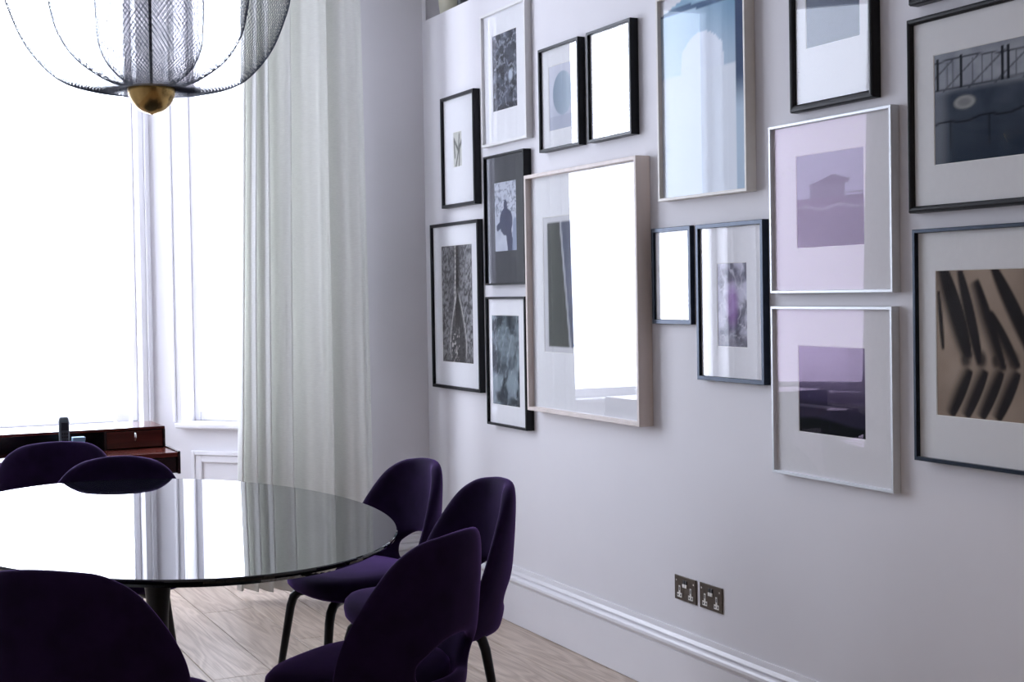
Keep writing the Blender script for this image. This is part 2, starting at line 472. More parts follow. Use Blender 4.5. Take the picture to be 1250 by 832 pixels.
# skirting
PROF = [(0.0, 0.239), (0.007, 0.239), (0.010, 0.222), (0.016, 0.211), (0.016, 0.207), (0.012, 0.205), (0.012, 0.203), (0.021, 0.200), (0.027, 0.193), (0.028, 0.184), (0.024, 0.175), (0.016, 0.171), (0.016, 0.168), (0.018, 0.166), (0.018, 0.003), (0.0, 0.003)]
def skirting(name, A, B, nrm, label):
    A = Vector(A); B = Vector(B); n = Vector(nrm)
    rings = [[tuple(P + n * d + Vector((0, 0, z))) for d, z in PROF] for P in (A, B)]
    return struct(name, label, MB().loops(rings, True, True).build(name, M['trim']))
skirting('baseboard_right', (0, YB, 0), (0, YC - 0.008, 0), (-1, 0, 0), 'tall white moulded skirting under the picture wall')
skirting('baseboard_left', (XL, YB, 0), (XL, YC - 0.008, 0), (1, 0, 0), 'tall white moulded skirting on the plain wall')
skirting('baseboard_pier_right', (-PIER, YC, 0), (-0.008, YC, 0), (0, -1, 0), 'white moulded skirting on the pier by the gallery wall')
skirting('baseboard_pier_left', (XL + 0.008, YC, 0), (XL + PIER, YC, 0), (0, -1, 0), 'white moulded skirting on the pier by the taupe wall')
skirting('baseboard_bay_right', T_right(PIER / S2, 0, 0), T_right(LC, 0, 0), (-S2, -S2, 0), 'white moulded skirting along the canted bay wall by the pictures')
skirting('baseboard_bay_left', T_left(PIER / S2, 0, 0), T_left(LC, 0, 0), (S2, -S2, 0), 'white moulded skirting along the other canted bay wall')
skirting('baseboard_bay_centre', (XL + BAY, YM, 0), (-BAY, YM, 0), (0, -1, 0), 'white moulded skirting under the centre bay window')

# ------------------------------------------------------------------ prints (flat ink on paper, colour per vertex)
rng = np.random.RandomState(7)
_lat = rng.rand(64, 64)
def vnoise(x, y):
    xi = np.floor(x).astype(int); yi = np.floor(y).astype(int)
    fx = x - xi; fy = y - yi
    fx = fx * fx * (3 - 2 * fx); fy = fy * fy * (3 - 2 * fy)
    a = _lat[xi % 64, yi % 64]; b = _lat[(xi + 1) % 64, yi % 64]; c = _lat[xi % 64, (yi + 1) % 64]; d = _lat[(xi + 1) % 64, (yi + 1) % 64]
    return (a * (1 - fx) + b * fx) * (1 - fy) + (c * (1 - fx) + d * fx) * fy
def fbm(x, y, o=4):
    s = 0; a = 0.5; t = 0
    for k in range(o):
        s = s + a * vnoise(x * 2 ** k + 13 * k, y * 2 ** k + 7 * k); t += a; a *= 0.55
    return s / t
def ss(e0, e1, x):
    t = np.clip((x - e0) / (e1 - e0), 0, 1); return t * t * (3 - 2 * t)
def seg_d(u, v, a, b):
    ax, ay = a; bx, by = b
    dx, dy = bx - ax, by - ay
    t = np.clip(((u - ax) * dx + (v - ay) * dy) / (dx * dx + dy * dy + 1e-9), 0, 1)
    return np.hypot(u - ax - t * dx, v - ay - t * dy)
def mixc(c0, c1, t):
    t = np.asarray(t)[..., None]
    return np.asarray(c0) * (1 - t) + np.asarray(c1) * t
def srgb(*c):
    c = np.array(c) / 255.0
    return np.where(c <= 0.04045, c / 12.92, ((c + 0.055) / 1.055) ** 2.4)

def p_twigs(u, v):
    c = mixc(srgb(214, 214, 205), srgb(190, 190, 182), fbm(u * 4, v * 6))
    g = np.zeros_like(u)
    for a, b in (((0.05, 0.8), (0.6, 0.45)), ((0.6, 0.45), (0.25, 0.0)), ((0.75, 0.6), (0.65, 0.0)), ((0.95, 0.7), (0.6, 0.42)), ((0.05, 0.8), (0.15, 0.3)), ((0.6, 0.45), (0.7, 0.9))):
        g = np.maximum(g, 1 - ss(0.02, 0.10, seg_d(u, v, a, b)))
    return mixc(c, srgb(70, 72, 66), g * 0.9)
def p_thicket(u, v):
    n = fbm(u * 5 + 3, v * 9, 5)
    r = np.abs(fbm(u * 4 + 9 + v * 2, v * 8 + 2, 4) - 0.5) * 2
    line = 1 - ss(0.0, 0.11, r)
    c = mixc(srgb(36, 38, 48), srgb(88, 92, 106), ss(0.35, 0.75, n))
    c = mixc(c, srgb(170, 175, 188), line * 0.75)
    c = mixc(c, srgb(205, 215, 228), (1 - ss(0.05, 0.12, np.hypot((u - 0.74), (v - 0.42) * 1.2))) * 0.8)
    return c
def p_disc(u, v):
    c = mixc(srgb(196, 201, 216), srgb(214, 216, 228), v)
    d = np.hypot((u - 0.58) / 0.42, (v - 0.55) / 0.34)
    c = mixc(c, mixc(srgb(118, 136, 158), srgb(190, 205, 218), np.clip(u, 0, 1)), 1 - ss(0.96, 1.03, d))
    c = mixc(c, srgb(176, 181, 198), ss(0.22, 0.20, v) * 0.7)
    return c
def p_arch(u, v):
    base = mixc(srgb(198, 222, 238), srgb(116, 160, 190), ss(0.1, 0.95, u))
    base = mixc(base, srgb(226, 236, 246), ss(0.98, 0.55, v) * 0.55)
    # pale arched opening with a stepped edge
    w = 0.20 + 0.03 * (v < 0.72) + 0.02 * (v < 0.66)
    arch = ((np.abs(u - 0.50) < w) & (v < 0.70)) | (np.hypot((u - 0.50) / w, (v - 0.70) / 0.085) < 1)
    base = mixc(base, srgb(236, 242, 252), arch * 1.0)
    base = mixc(base, srgb(238, 244, 252), ((v < 0.60) & (u < 0.88)) * 1.0 * ss(0.605, 0.590, v))
    band = ((v > 0.915 - 0.02 * u) & (v < 0.945 - 0.02 * u))
    base = mixc(base, srgb(70, 98, 132), band * 0.95)
    base = mixc(base, srgb(150, 186, 208), ((v > 0.945 - 0.02 * u) & (v < 0.98)) * 1.0)
    base = mixc(base, srgb(204, 226, 236), ((v > 0.94) & (v < 0.972) & (u > 0.70) & (u < 0.80)) * 1.0)
    base = mixc(base, srgb(62, 88, 120), ((v > 0.98)) * 1.0)
    strip = (u > 0.885 - 0.02 * (1 - v)) & (u < 0.965) & (v > 0.38)
    base = mixc(base, srgb(50, 70, 104), strip * ss(0.36, 0.55, v))
    base = mixc(base, srgb(236, 236, 240), (v > 0.92 + 0.20 * u) * (u < 0.5) * 1.0)
    return base
def p_haze(u, v):
    return mixc(srgb(84, 98, 116), srgb(106, 116, 134), fbm(u * 2, v * 3)) 
def p_fence(u, v):
    sky = mixc(srgb(205, 208, 214), srgb(112, 118, 130), fbm(u * 5, v * 4))
    field = mixc(srgb(38, 50, 66), srgb(78, 86, 98), fbm(u * 9 + 4, v * 8) * ss(0.0, 0.5, v))
    c = mixc(field, sky, ss(0.60, 0.72, v))
    c = mixc(c, srgb(150, 155, 165), ss(0.12, 0.02, u) * ss(0.75, 0.4, np.abs(v - 0.5)) * 0.5)
    g = np.zeros_like(u)
    for x in (0.02, 0.17, 0.42, 0.455, 0.68, 0.9):
        g = np.maximum(g, (1 - ss(0.004, 0.010, np.abs(u - x))) * (v > 0.66) * (v < 0.96))
    for x in (0.08, 0.12, 0.24, 0.30, 0.36, 0.5, 0.56, 0.75, 0.82):
        g = np.maximum(g, 0.55 * (1 - ss(0.002, 0.007, np.abs(u - x))) * (v > 0.68) * (v < 0.92))
    for k in range(8):
        x0 = -0.1 + 0.16 * k
        g = np.maximum(g, 0.6 * (1 - ss(0.004, 0.010, seg_d(u, v, (x0, 0.66), (x0 + 0.22, 0.93)))))
    g = np.maximum(g, 0.8 * (1 - ss(0.004, 0.012, np.abs(v - 0.92 - 0.02 * np.sin(u * 9)))))
    g = np.maximum(g, 0.7 * (1 - ss(0.004, 0.012, np.abs(v - 0.67 - 0.02 * u))))
    g = np.maximum(g, 0.9 * (1 - ss(0.004, 0.014, np.abs(v - 0.36 - 0.06 * u - 0.015 * np.sin(u * 25)))))
    for x in (0.1, 0.34, 0.62, 0.85):
        g = np.maximum(g, 0.7 * (1 - ss(0.003, 0.010, np.abs(u - x))) * (v > 0.12) * (v < 0.40))
    c = mixc(c, srgb(18, 22, 30), g)
    d = np.hypot((u - 0.19) / 0.072, (v - 0.53) / 0.065)
    c = mixc(c, srgb(168, 168, 165), (1 - ss(0.7, 1.1, d)) * (0.55 + 0.45 * ss(0.3, 0.9, d)))
    d2 = np.abs(np.hypot(u - 0.62, (v - 0.46) * 0.7) - 0.06)
    c = mixc(c, srgb(220, 222, 225), (1 - ss(0.003, 0.012, d2)) * (u < 0.62))
    return c
def p_leaf(u, v):
    c = mixc(srgb(206, 210, 220), srgb(176, 182, 196), fbm(u * 5, v * 8))
    g = np.abs(fbm(u * 8 + 5, v * 12, 3) - 0.5) * 2
    c = mixc(c, srgb(100, 106, 122), (1 - ss(0.0, 0.14, g)) * (v > 0.5) * 0.9)
    body = np.hypot((u - 0.52) / 0.30, (v - 0.42) / 0.20) < 1
    body = body | (seg_d(u, v, (0.60, 0.40), (0.72, 0.02)) < 0.13)
    body = body | (seg_d(u, v, (0.40, 0.42), (0.12, 0.34)) < 0.05) | (seg_d(u, v, (0.5, 0.58), (0.5, 0.66)) < 0.08)
    c = mixc(c, srgb(62, 66, 92), body * 0.95)
    c = mixc(c, srgb(136, 146, 170), (seg_d(u, v, (0.95, 0.36), (0.9, 0.0)) < 0.11) * 0.8)
    return c
def p_folds(u, v):
    grain = fbm(u * 30, v * 45, 2)
    c = mixc(srgb(56, 54, 54), srgb(158, 158, 160), ss(0.25, 0.75, grain) * (0.35 + 0.65 * ss(0.0, 1.0, np.abs(u - 0.47) * 2.2)))
    seam = 0.44 - 0.02 * np.sin(v * 5)
    c = mixc(c, srgb(40, 36, 34), (1 - ss(0.02, 0.12, np.abs(u - seam - 0.06))) * ss(0.15, 0.5, v))
    c = mixc(c, srgb(196, 192, 186), (1 - ss(0.0, 0.03, np.abs(u - seam))) * ss(0.2, 0.45, v) * (0.4 + 0.6 * (np.sin(v * 140) > 0)))
    w = 0.26 * np.clip(1 - np.abs((v - 0.14) / 0.48) ** 1.5, 0, 1)
    for s in (-1, 1):
        e = np.abs(u - 0.52 - s * w)
        c = mixc(c, srgb(196, 194, 190), (1 - ss(0.0, 0.04, e)) * ss(0.0, 0.1, v) * ss(0.66, 0.5, v) * 0.95)
    inside = (np.abs(u - 0.52) < w)
    c = mixc(c, srgb(34, 30, 28), inside * 0.7)
    c = mixc(c, srgb(210, 206, 200), inside * (vnoise(u * 40, v * 50) > 0.72) * ss(0.36, 0.2, v) * (u < 0.56) * 0.8)
    c = mixc(c, srgb(46, 42, 40), ss(0.12, 0.0, v) * 0.4)
    return c
def p_drape(u, v):
    n = fbm(u * 3 + 1.5 * fbm(u * 3, v * 3), v * 4 + 5, 4)
    r = np.abs(np.sin((u * 1.3 - v * 0.9 + 0.8 * n) * 9))
    c = mixc(srgb(34, 46, 56), srgb(138, 152, 160), ss(0.34, 0.66, n))
    c = mixc(c, srgb(186, 198, 206), (1 - ss(0.0, 0.2, r)) * 0.6)
    c = mixc(c, srgb(34, 44, 56), ss(0.55, 0.25, n) * 0.7)
    return c
def p_tower(u, v):
    c = np.zeros(u.shape + (3,)) + srgb(212, 212, 216)
    inner = (u > 0.05) & (v < 0.965) & (v > 0.035)
    edge = 0.24 + 0.13 * (1 - v)
    left = mixc(srgb(72, 76, 74), srgb(64, 68, 68), v)
    right = mixc(srgb(96, 100, 124), srgb(84, 90, 112), fbm(u * 3, v * 2))
    pic = np.where((u < edge)[..., None], left, right)
    pic = mixc(pic, srgb(190, 192, 200), 1 - ss(0.004, 0.016, np.abs(u - edge)))
    return np.where(inner[..., None], pic, c)
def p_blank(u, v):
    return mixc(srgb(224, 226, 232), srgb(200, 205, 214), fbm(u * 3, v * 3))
def p_petal(u, v):
    n = fbm(u * 3 + fbm(u * 2, v * 4), v * 6, 4)
    c = mixc(srgb(70, 68, 92), srgb(196, 194, 212), ss(0.3, 0.7, n))
    r = np.abs(fbm(u * 3 + 4 + v, v * 5, 3) - 0.5)
    c = mixc(c, srgb(222, 220, 232), (1 - ss(0.0, 0.05, r)) * 0.7)
    c = mixc(c, srgb(150, 90, 178), (1 - ss(0.08, 0.3, np.hypot(u - 0.5, (v - 0.5) * 0.8))) * 0.75)
    c = mixc(c, srgb(70, 70, 84), ss(0.2, 0.05, v) * 0.7)
    return c
def p_house(u, v):
    c = mixc(srgb(150, 153, 168), srgb(164, 168, 184), v)
    hz = 0.52
    c = mixc(c, mixc(srgb(104, 96, 112), srgb(76, 72, 90), fbm(u * 9, v * 14)), (v < hz) * 1.0)
    roof = (v >= hz) & (v < hz + 0.14) & (u > 0.2) & (u < 0.72)
    c = mixc(c, srgb(92, 92, 106), roof * 1.0)
    gable = (v >= hz + 0.14) & (v < hz + 0.14 + 0.10 * (1 - np.abs(u - 0.56) / 0.40)) & (u > 0.17) & (u < 0.80)
    c = mixc(c, srgb(66, 68, 82), gable * 1.0)
    c = mixc(c, srgb(72, 74, 86), ((u > 0.76) & (v < 0.56) & (v > 0.30) & ((np.sin(v * 150) > 0.1))) * 0.8)
    c = mixc(c, srgb(80, 78, 92), ((v < 0.28) & (u > 0.66)) * 0.6)
    c = mixc(c, srgb(150, 148, 158), (np.abs(v - 0.42 - 0.02 * np.sin(u * 12)) < 0.012) * 0.7)
    return c
def p_sea(u, v):
    c = mixc(srgb(60, 52, 82), srgb(140, 128, 158), ss(0.35, 1.0, v))
    c = mixc(c, srgb(46, 42, 62), ss(0.40, 0.33, v))
    c = mixc(c, srgb(120, 112, 134), (1 - ss(0.004, 0.02, np.abs(v - 0.31))) * 0.5 * (u < 0.72))
    hill = 0.14 + 0.035 * np.sin(u * 4.5 + 0.4)
    c = mixc(c, srgb(6, 12, 16), ss(hill + 0.03, hill - 0.02, v))
    c = mixc(c, srgb(70, 64, 88), (np.abs(u - 0.86) < 0.12) * ss(0.15, 0.5, v) * 0.4)
    return c
def blade(u, v, a, b, w, soft):
    """dark leaning blade: crisp on its right side, fading out softly to the left"""
    ax, ay = a; bx, by = b
    L = math.hypot(bx - ax, by - ay); tx, ty = (bx - ax) / L, (by - ay) / L
    t = ((u - ax) * tx + (v - ay) * ty) / L
    n = (u - ax) * -ty + (v - ay) * tx            # >0 to the right of the way down
    prof = w * np.sqrt(np.clip(np.sin(np.clip(t, 0, 1) * np.pi * 0.9 + 0.15), 0, 1))
    return ss(prof + 0.012, prof - 0.004, n) * ss(-prof - soft, -prof * 0.5, n) * ss(-0.04, 0.02, t) * ss(1.05, 0.97, t)
def p_streaks(u, v):
    u = u * 1.25
    tan = mixc(srgb(182, 164, 146), srgb(140, 122, 108), fbm(u * 3 + 2, v * 3, 4))
    tan = mixc(tan, srgb(104, 92, 84), ss(0.55, 1.1, u) * 0.6)
    g = np.zeros_like(u)
    for a, b, w, so in (((0.05, 1.05), (0.30, 0.40), 0.070, 0.06), ((0.22, 1.0), (0.40, 0.36), 0.050, 0.02), ((0.38, 0.93), (0.62, 0.34), 0.030, 0.10), ((0.50, 0.72), (0.74, 0.36), 0.030, 0.10), ((0.52, 1.02), (0.92, 0.34), 0.062, 0.015), ((0.02, 0.86), (0.06, 0.46), 0.016, 0.02)):
        g = np.maximum(g, blade(u, v, a, b, w, so))
    for x0 in (0.30, 0.44, 0.58, 0.72):
        g = np.maximum(g, blade(u, v, (x0 + 0.02, 0.32), (x0 - 0.16, 0.0), 0.032, 0.09))
        g = np.maximum(g, 0.9 * (1 - ss(0.02, 0.075, np.hypot(u - x0 + 0.03, (v - 0.40) * 0.8))))
    g = np.maximum(g, (1 - ss(0.04, 0.16, np.hypot(u - 1.18, (v - 0.66)))) * 0.6)
    return mixc(tan, srgb(20, 17, 22), np.clip(g, 0, 1) * 0.97)

def print_mesh(name, x, ya, yb, za, zb, fn, parent, nx=46, ny=60, thick=0.0012):
    """a sheet of paper: u runs from the far side (ya) to the near side (yb)"""
    us = np.linspace(0, 1, nx + 1); vs = np.linspace(0, 1, ny + 1)
    U, V = np.meshgrid(us, vs)
    rgb = np.clip(fn(U, V), 0, 1)
    co = np.stack([np.full(U.shape, x), ya + (yb - ya) * U, za + (zb - za) * V], -1).reshape(-1, 3)
    n = len(co)
    back = np.array([(x + thick, ya, za), (x + thick, yb, za), (x + thick, yb, zb), (x + thick, ya, zb)])
    w = nx + 1
    i0 = (np.arange(ny)[:, None] * w + np.arange(nx)[None]).reshape(-1)
    F = np.stack([i0, i0 + 1, i0 + 1 + w, i0 + w], 1).tolist()
    F.append([n + 3, n + 2, n + 1, n])
    me = bpy.data.meshes.new(name)
    me.from_pydata(np.vstack([co, back]).tolist(), [], F)
    at = me.color_attributes.new('ink', 'FLOAT_COLOR', 'POINT')
    cols = np.ones((n + 4, 4), np.float32); cols[:n, :3] = rgb.reshape(-1, 3)
    at.data.foreach_set('color', cols.reshape(-1))
    return link_mesh(name, me, M['print'], parent)

# ------------------------------------------------------------------ pictures on the gallery wall
def picture(y0, y1, z0, z1, d, rim, rec, fmat, mat, pic, fn, label, glass='glass', rounded=False, res=(46, 60), bow=0.0):
    """y0 far side, y1 near side; d stands off the wall; pic = print rectangle (ya, yb, za, zb)"""
    yc = (y0 + y1) / 2
    root = empty('framed_picture', (0, yc, z0))
    tag(root, label, 'picture', 'framed pictures on the gallery wall')
    a, b, h = y0 - yc, y1 - yc, z1 - z0      # a > b
    g = 0.001
    def rect(x, i):
        return [(x, a - i, i), (x, b + i, i), (x, b + i, h - i), (x, a - i, h - i)]
    mb = MB()
    if rounded:
        rings = [rect(-g, 0), rect(-d * 0.75, 0), rect(-d * 0.95, rim * 0.15), rect(-d, rim * 0.4), rect(-d * 0.95, rim * 0.7), rect(-d * 0.8, rim), rect(-g, rim)]
    else:
        e = 0.0012
        rings = [rect(-g, 0), rect(-d + e, 0), rect(-d, e), rect(-d, rim - e), rect(-d + e, rim), rect(-g, rim)]
    mb.loops(rings + [rings[0]], True, False)
    bmesh.ops.remove_doubles(mb.bm, verts=mb.bm.verts, dist=1e-6)
    mb.build('frame', M[fmat], root)
    MB().box(-0.004, -0.0015, b + rim, a - rim, rim, h - rim).build('backing_board', M['backing'], root)
    xg = -d + rec                      # front of glass
    xg = min(xg, -0.009)
    # glass pane (optionally slightly bowed, as acrylic is)
    nb = 14 if bow else 1
    us = np.linspace(0, 1, nb + 1)
    i_ = rim - 0.0004
    front, backv = [], []
    for v in us:
        for u in us:
            o = bow * (1 - (2 * u - 1) ** 2) * (1 - (2 * v - 1) ** 2)
            yy = (a - i_) + ((b + i_) - (a - i_)) * u; zz = i_ + (h - 2 * i_) * v
            front.append((xg - o, yy, zz)); backv.append((xg - o + 0.0015, yy, zz))
    n = len(front); w = nb + 1
    F = []
    for j in range(nb):
        for i in range(nb):
            k = j * w + i
            F.append((k, k + 1, k + 1 + w, k + w)); F.append((n + k + w, n + k + 1 + w, n + k + 1, n + k))
    me = bpy.data.meshes.new('glass_pane'); me.from_pydata(front + backv, [], F); me.update()
    link_mesh('glass_pane', me, M[glass], root, smooth=bool(bow))
    xm = xg + 0.0025
    if mat:
        pa, pb, pz0, pz1 = pic[0] - yc, pic[1] - yc, pic[2] - z0, pic[3] - z0
        def prect(x, i):
            return [(x, pa + i, pz0 - i), (x, pb - i, pz0 - i), (x, pb - i, pz1 + i), (x, pa + i, pz1 + i)]
        o = MB().loops([rect(xm, rim), prect(xm, 0.002)]).build('mount', M[mat], root)
        MB().loops([prect(xm, 0.002), prect(xm + 0.0015, 0.0)]).build('mount_bevel', M['mat_bevel' if mat != 'mat_black' else 'mat_black'], o)
        print_mesh('print', xm + 0.0016, pa, pb, pz0, pz1, fn, root, *res)
    else:
        print_mesh('print', xm, a - rim, b + rim, rim, h - rim, fn, root, *res)
    return root

Z = 1.3724
picture(5.943, 5.576, Z + .382, Z + .876, .033, .014, .010, 'black_frame', 'mat_white', (5.826, 5.737, 1.932, 2.084), p_twigs, 'slim black frame with a tiny print of bare twigs on a wide white mount', glass='glass_satin', res=(24, 40))
picture(5.503, 5.072, Z + .612, Z + 1.168, .030, .012, .010, 'white_frame', 'mat_white', (5.407, 5.178, 2.126, 2.439), p_thicket, 'white frame with a small dark thicket photograph on a white mount', glass='glass_satin')
picture(4.959, 4.632, Z + .540, Z + .938, .032, .011, .009, 'black_frame', 'mat_white', (4.89, 4.70, 1.99, 2.234), p_disc, 'black frame with a pale grey disc print on a white mount')
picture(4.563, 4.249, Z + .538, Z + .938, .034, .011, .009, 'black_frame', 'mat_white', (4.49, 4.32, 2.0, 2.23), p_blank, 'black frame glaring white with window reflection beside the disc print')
picture(4.072, 3.565, Z + .293, Z + .966, .038, .010, .012, 'cream_frame', None, None, p_arch, 'tall cream frame with a pale blue photograph of a white arch', glass='glass_museum', res=(70, 96))
picture(3.361, 2.997, Z + .502, 2.40, .030, .021, .010, 'black_wax', 'mat_white', (3.293, 3.062, 2.05, 2.31), p_haze, 'rounded black wooden frame with a plain slate grey print', glass='glass_satin', rounded=True)
picture(2.860, 2.13, Z + .185, Z + .680, .035, .017, .010, 'black_wax', 'mat_cream', (2.771, 2.225, 1.675, 1.948), p_fence, 'wide black frame with a moody blue grey photograph of a wire fence', glass='glass_museum', rounded=True, res=(120, 64))
picture(2.8515, 2.42, 2.0866, 2.53, .035, .017, .010, 'black_wax', 'mat_cream', (2.76, 2.50, 2.18, 2.44), p_haze, 'black frame hung above the wire fence photograph', rounded=True, res=(10, 10))
picture(5.480, 5.092, Z + .031, Z + .571, .036, .009, .008, 'black_frame', 'mat_black', (5.393, 5.188, 1.543, 1.827), p_leaf, 'black frame with a pale silhouette print on a charcoal mount', glass='glass_satin')
picture(6.104, 5.567, Z - .431, Z + .316, .027, .014, .010, 'black_frame', 'mat_white', (6.001, 5.661, 1.063, 1.585), p_folds, 'tall black frame with a grainy photograph of draped netting folds', glass='glass_satin', res=(60, 96))
picture(5.479, 5.102, Z - .556, Z - .018, .037, .010, .009, 'black_frame', 'mat_white', (5.444 - .004, 5.189 - .008, .905, 1.276), p_drape, 'black frame with a blue grey abstract drapery photograph on a white mount', glass='glass_satin')
picture(5.048, 4.184, Z - .467, Z + .458, .057, .014, .022, 'oak_frame', 'mat_white', (4.935, 4.36, 1.139, 1.658), p_tower, 'large pale oak box frame washed out by the window reflection', res=(60, 60))
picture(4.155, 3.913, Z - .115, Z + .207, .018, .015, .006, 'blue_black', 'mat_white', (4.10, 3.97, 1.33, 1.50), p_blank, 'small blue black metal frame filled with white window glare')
picture(3.872, 3.507, Z - .291, Z + .206, .024, .014, .008, 'blue_black', 'mat_white', (3.765, 3.608, 1.192, 1.451), p_petal, 'blue black metal frame with a small violet petal photograph')
picture(3.466, 2.928, Z - .017, Z + .474, .028, .009, .009, 'silver_frame', 'mat_cream', (3.348, 3.054, 1.486, 1.749), p_house, 'white metal frame with a hazy lilac photograph of a house', glass='glass_coated')
picture(3.469, 2.935, Z - .547, Z - .054, .026, .009, .009, 'silver_frame', 'mat_cream', (3.351, 3.06, .957, 1.204), p_sea, 'white metal frame with a dusky purple landscape above a dark shore', glass='glass_coated')
picture(2.847, 2.245, Z - .448, Z + .143, .033, .010, .010, 'blue_black', 'mat_cream', (2.774, 2.31, 1.045, 1.408), p_streaks, 'thin blue black frame with dark streaks on a tan print', glass='glass_museum', res=(96, 90))

# ------------------------------------------------------------------ curtains
def curtain(sign, label):
    """sign -1: stacked towards the picture wall, +1: towards the opposite wall"""
    x_edge = 0.0 if sign < 0 else XL
    def C(s_, v, z):     # s_ distance from the side wall, v how far the cloth stands into the room
        q = (s_ - 0.285) / 0.61
        return (x_edge + sign * (s_ + 0.055 - 0.085 * q), 6.09 + 0.19 * q - v, z)
    root = empty('curtain', C(0.6, 0, 0))
    tag(root, label, 'curtain', 'ivory linen curtains in the bay')
    org = Vector(root.location)
    prof = [(.285, .02), (.31, .06), (.34, .08), (.375, .07), (.42, .03), (.462, -.07), (.474, -.01), (.488, .075), (.54, .075), (.60, .03), (.652, -.07), (.664, -.01), (.680, .08), (.71, .065), (.735, .02), (.762, -.07), (.772, .0), (.784, .08), (.802, .035), (.824, -.06), (.832, .0), (.842, .06), (.86, .0), (.878, -.05), (.89, .0), (.905, .035), (.92, -.01)]
    pr = spline(prof, 8)
    rowsz = np.linspace(0.05, 3.20, 44)
    verts = []
    w = len(pr)
    for z in rowsz:
        t = z / 3.14
        for i, (s_, v) in enumerate(pr):
            sc = 0.62 + (s_ - 0.62) * (1.05 - 0.17 * t) - 0.022 * (t - 0.5)
            amp = 0.85 * (1.15 - 0.22 * t) * (1 + 0.08 * math.sin(2.2 * z + i * 0.35))
            dx = 0.006 * math.sin(1.1 * z + s_ * 30)
            verts.append(tuple(Vector(C(sc + dx, v * amp + 0.009 * math.sin(95 * s_ + 0.5 * z) + 0.005 * math.sin(41 * s_ - 1.3 * z), z)) - org))
    F = []
    for j in range(len(rowsz) - 1):
        for i in range(w - 1):
            k = j * w + i
            F.append((k, k + 1, k + 1 + w, k + w))
    me = bpy.data.meshes.new('cloth'); me.from_pydata(verts, [], F); me.update()
    o = link_mesh('cloth', me, M['linen'], root, smooth=True)
    so = o.modifiers.new('thickness', 'SOLIDIFY'); so.thickness = 0.0015; so.offset = 0
    def loc(s_, v, z): return tuple(Vector(C(s_, v, z)) - org)
    MB().tube([loc(0.12, 0, 3.23), loc(1.4, 0, 3.23)], 0.014, 12).build('pole', M['black_metal'], root, smooth=True)
    for u in (0.25, 1.2):
        MB().tube([loc(u, 0, 3.23), loc(u, 0, H_CEIL)], 0.008, 8).build('bracket', M['black_metal'], root)
    for k in range(7):
        u = 0.37 + 0.078 * k
        ring = [loc(u, 0.024 * math.cos(q * math.pi / 6), 3.225 + 0.024 * math.sin(q * math.pi / 6)) for q in range(13)]
        MB().tube(ring, 0.003, 6, False).build('curtain_ring', M['black_metal'], root)
    return root
curtain(-1, 'long ivory linen curtain hanging beside the gallery wall corner')
curtain(1, 'long ivory linen curtain hanging beside the taupe wall')

# ------------------------------------------------------------------ dining table
TX, TY, TA, TB, TANG = -1.706, 4.126, 0.977, 0.614, -0.071
table = empty('oval_dining_table', (TX, TY, 0), -TANG)
tag(table, 'large oval pedestal table with a glossy black mirror top', 'table')
N = 144
def oval(s, z):
    return [((TB - s) * math.cos(2 * math.pi * i / N), (TA - s) * math.sin(2 * math.pi * i / N), z) for i in range(N)]
top = MB().loops([oval(0.10, 0.712), oval(0.030, 0.716), oval(0.004, 0.728), oval(0.0, 0.734), oval(0.001, 0.738), oval(0.004, 0.740)], True, True).build('table_top', M['table_top'], table)
MB().lathe([(0.34, 0.0), (0.345, 0.008), (0.33, 0.018), (0.25, 0.034), (0.15, 0.062), (0.085, 0.11), (0.050, 0.18), (0.033, 0.27), (0.026, 0.36), (0.029, 0.46), (0.038, 0.56), (0.055, 0.63), (0.09, 0.68), (0.16, 0.705), (0.20, 0.712)], 48, capb=True, capt=True, sy=1.15).build('pedestal', M['black_metal'], table, smooth=True)

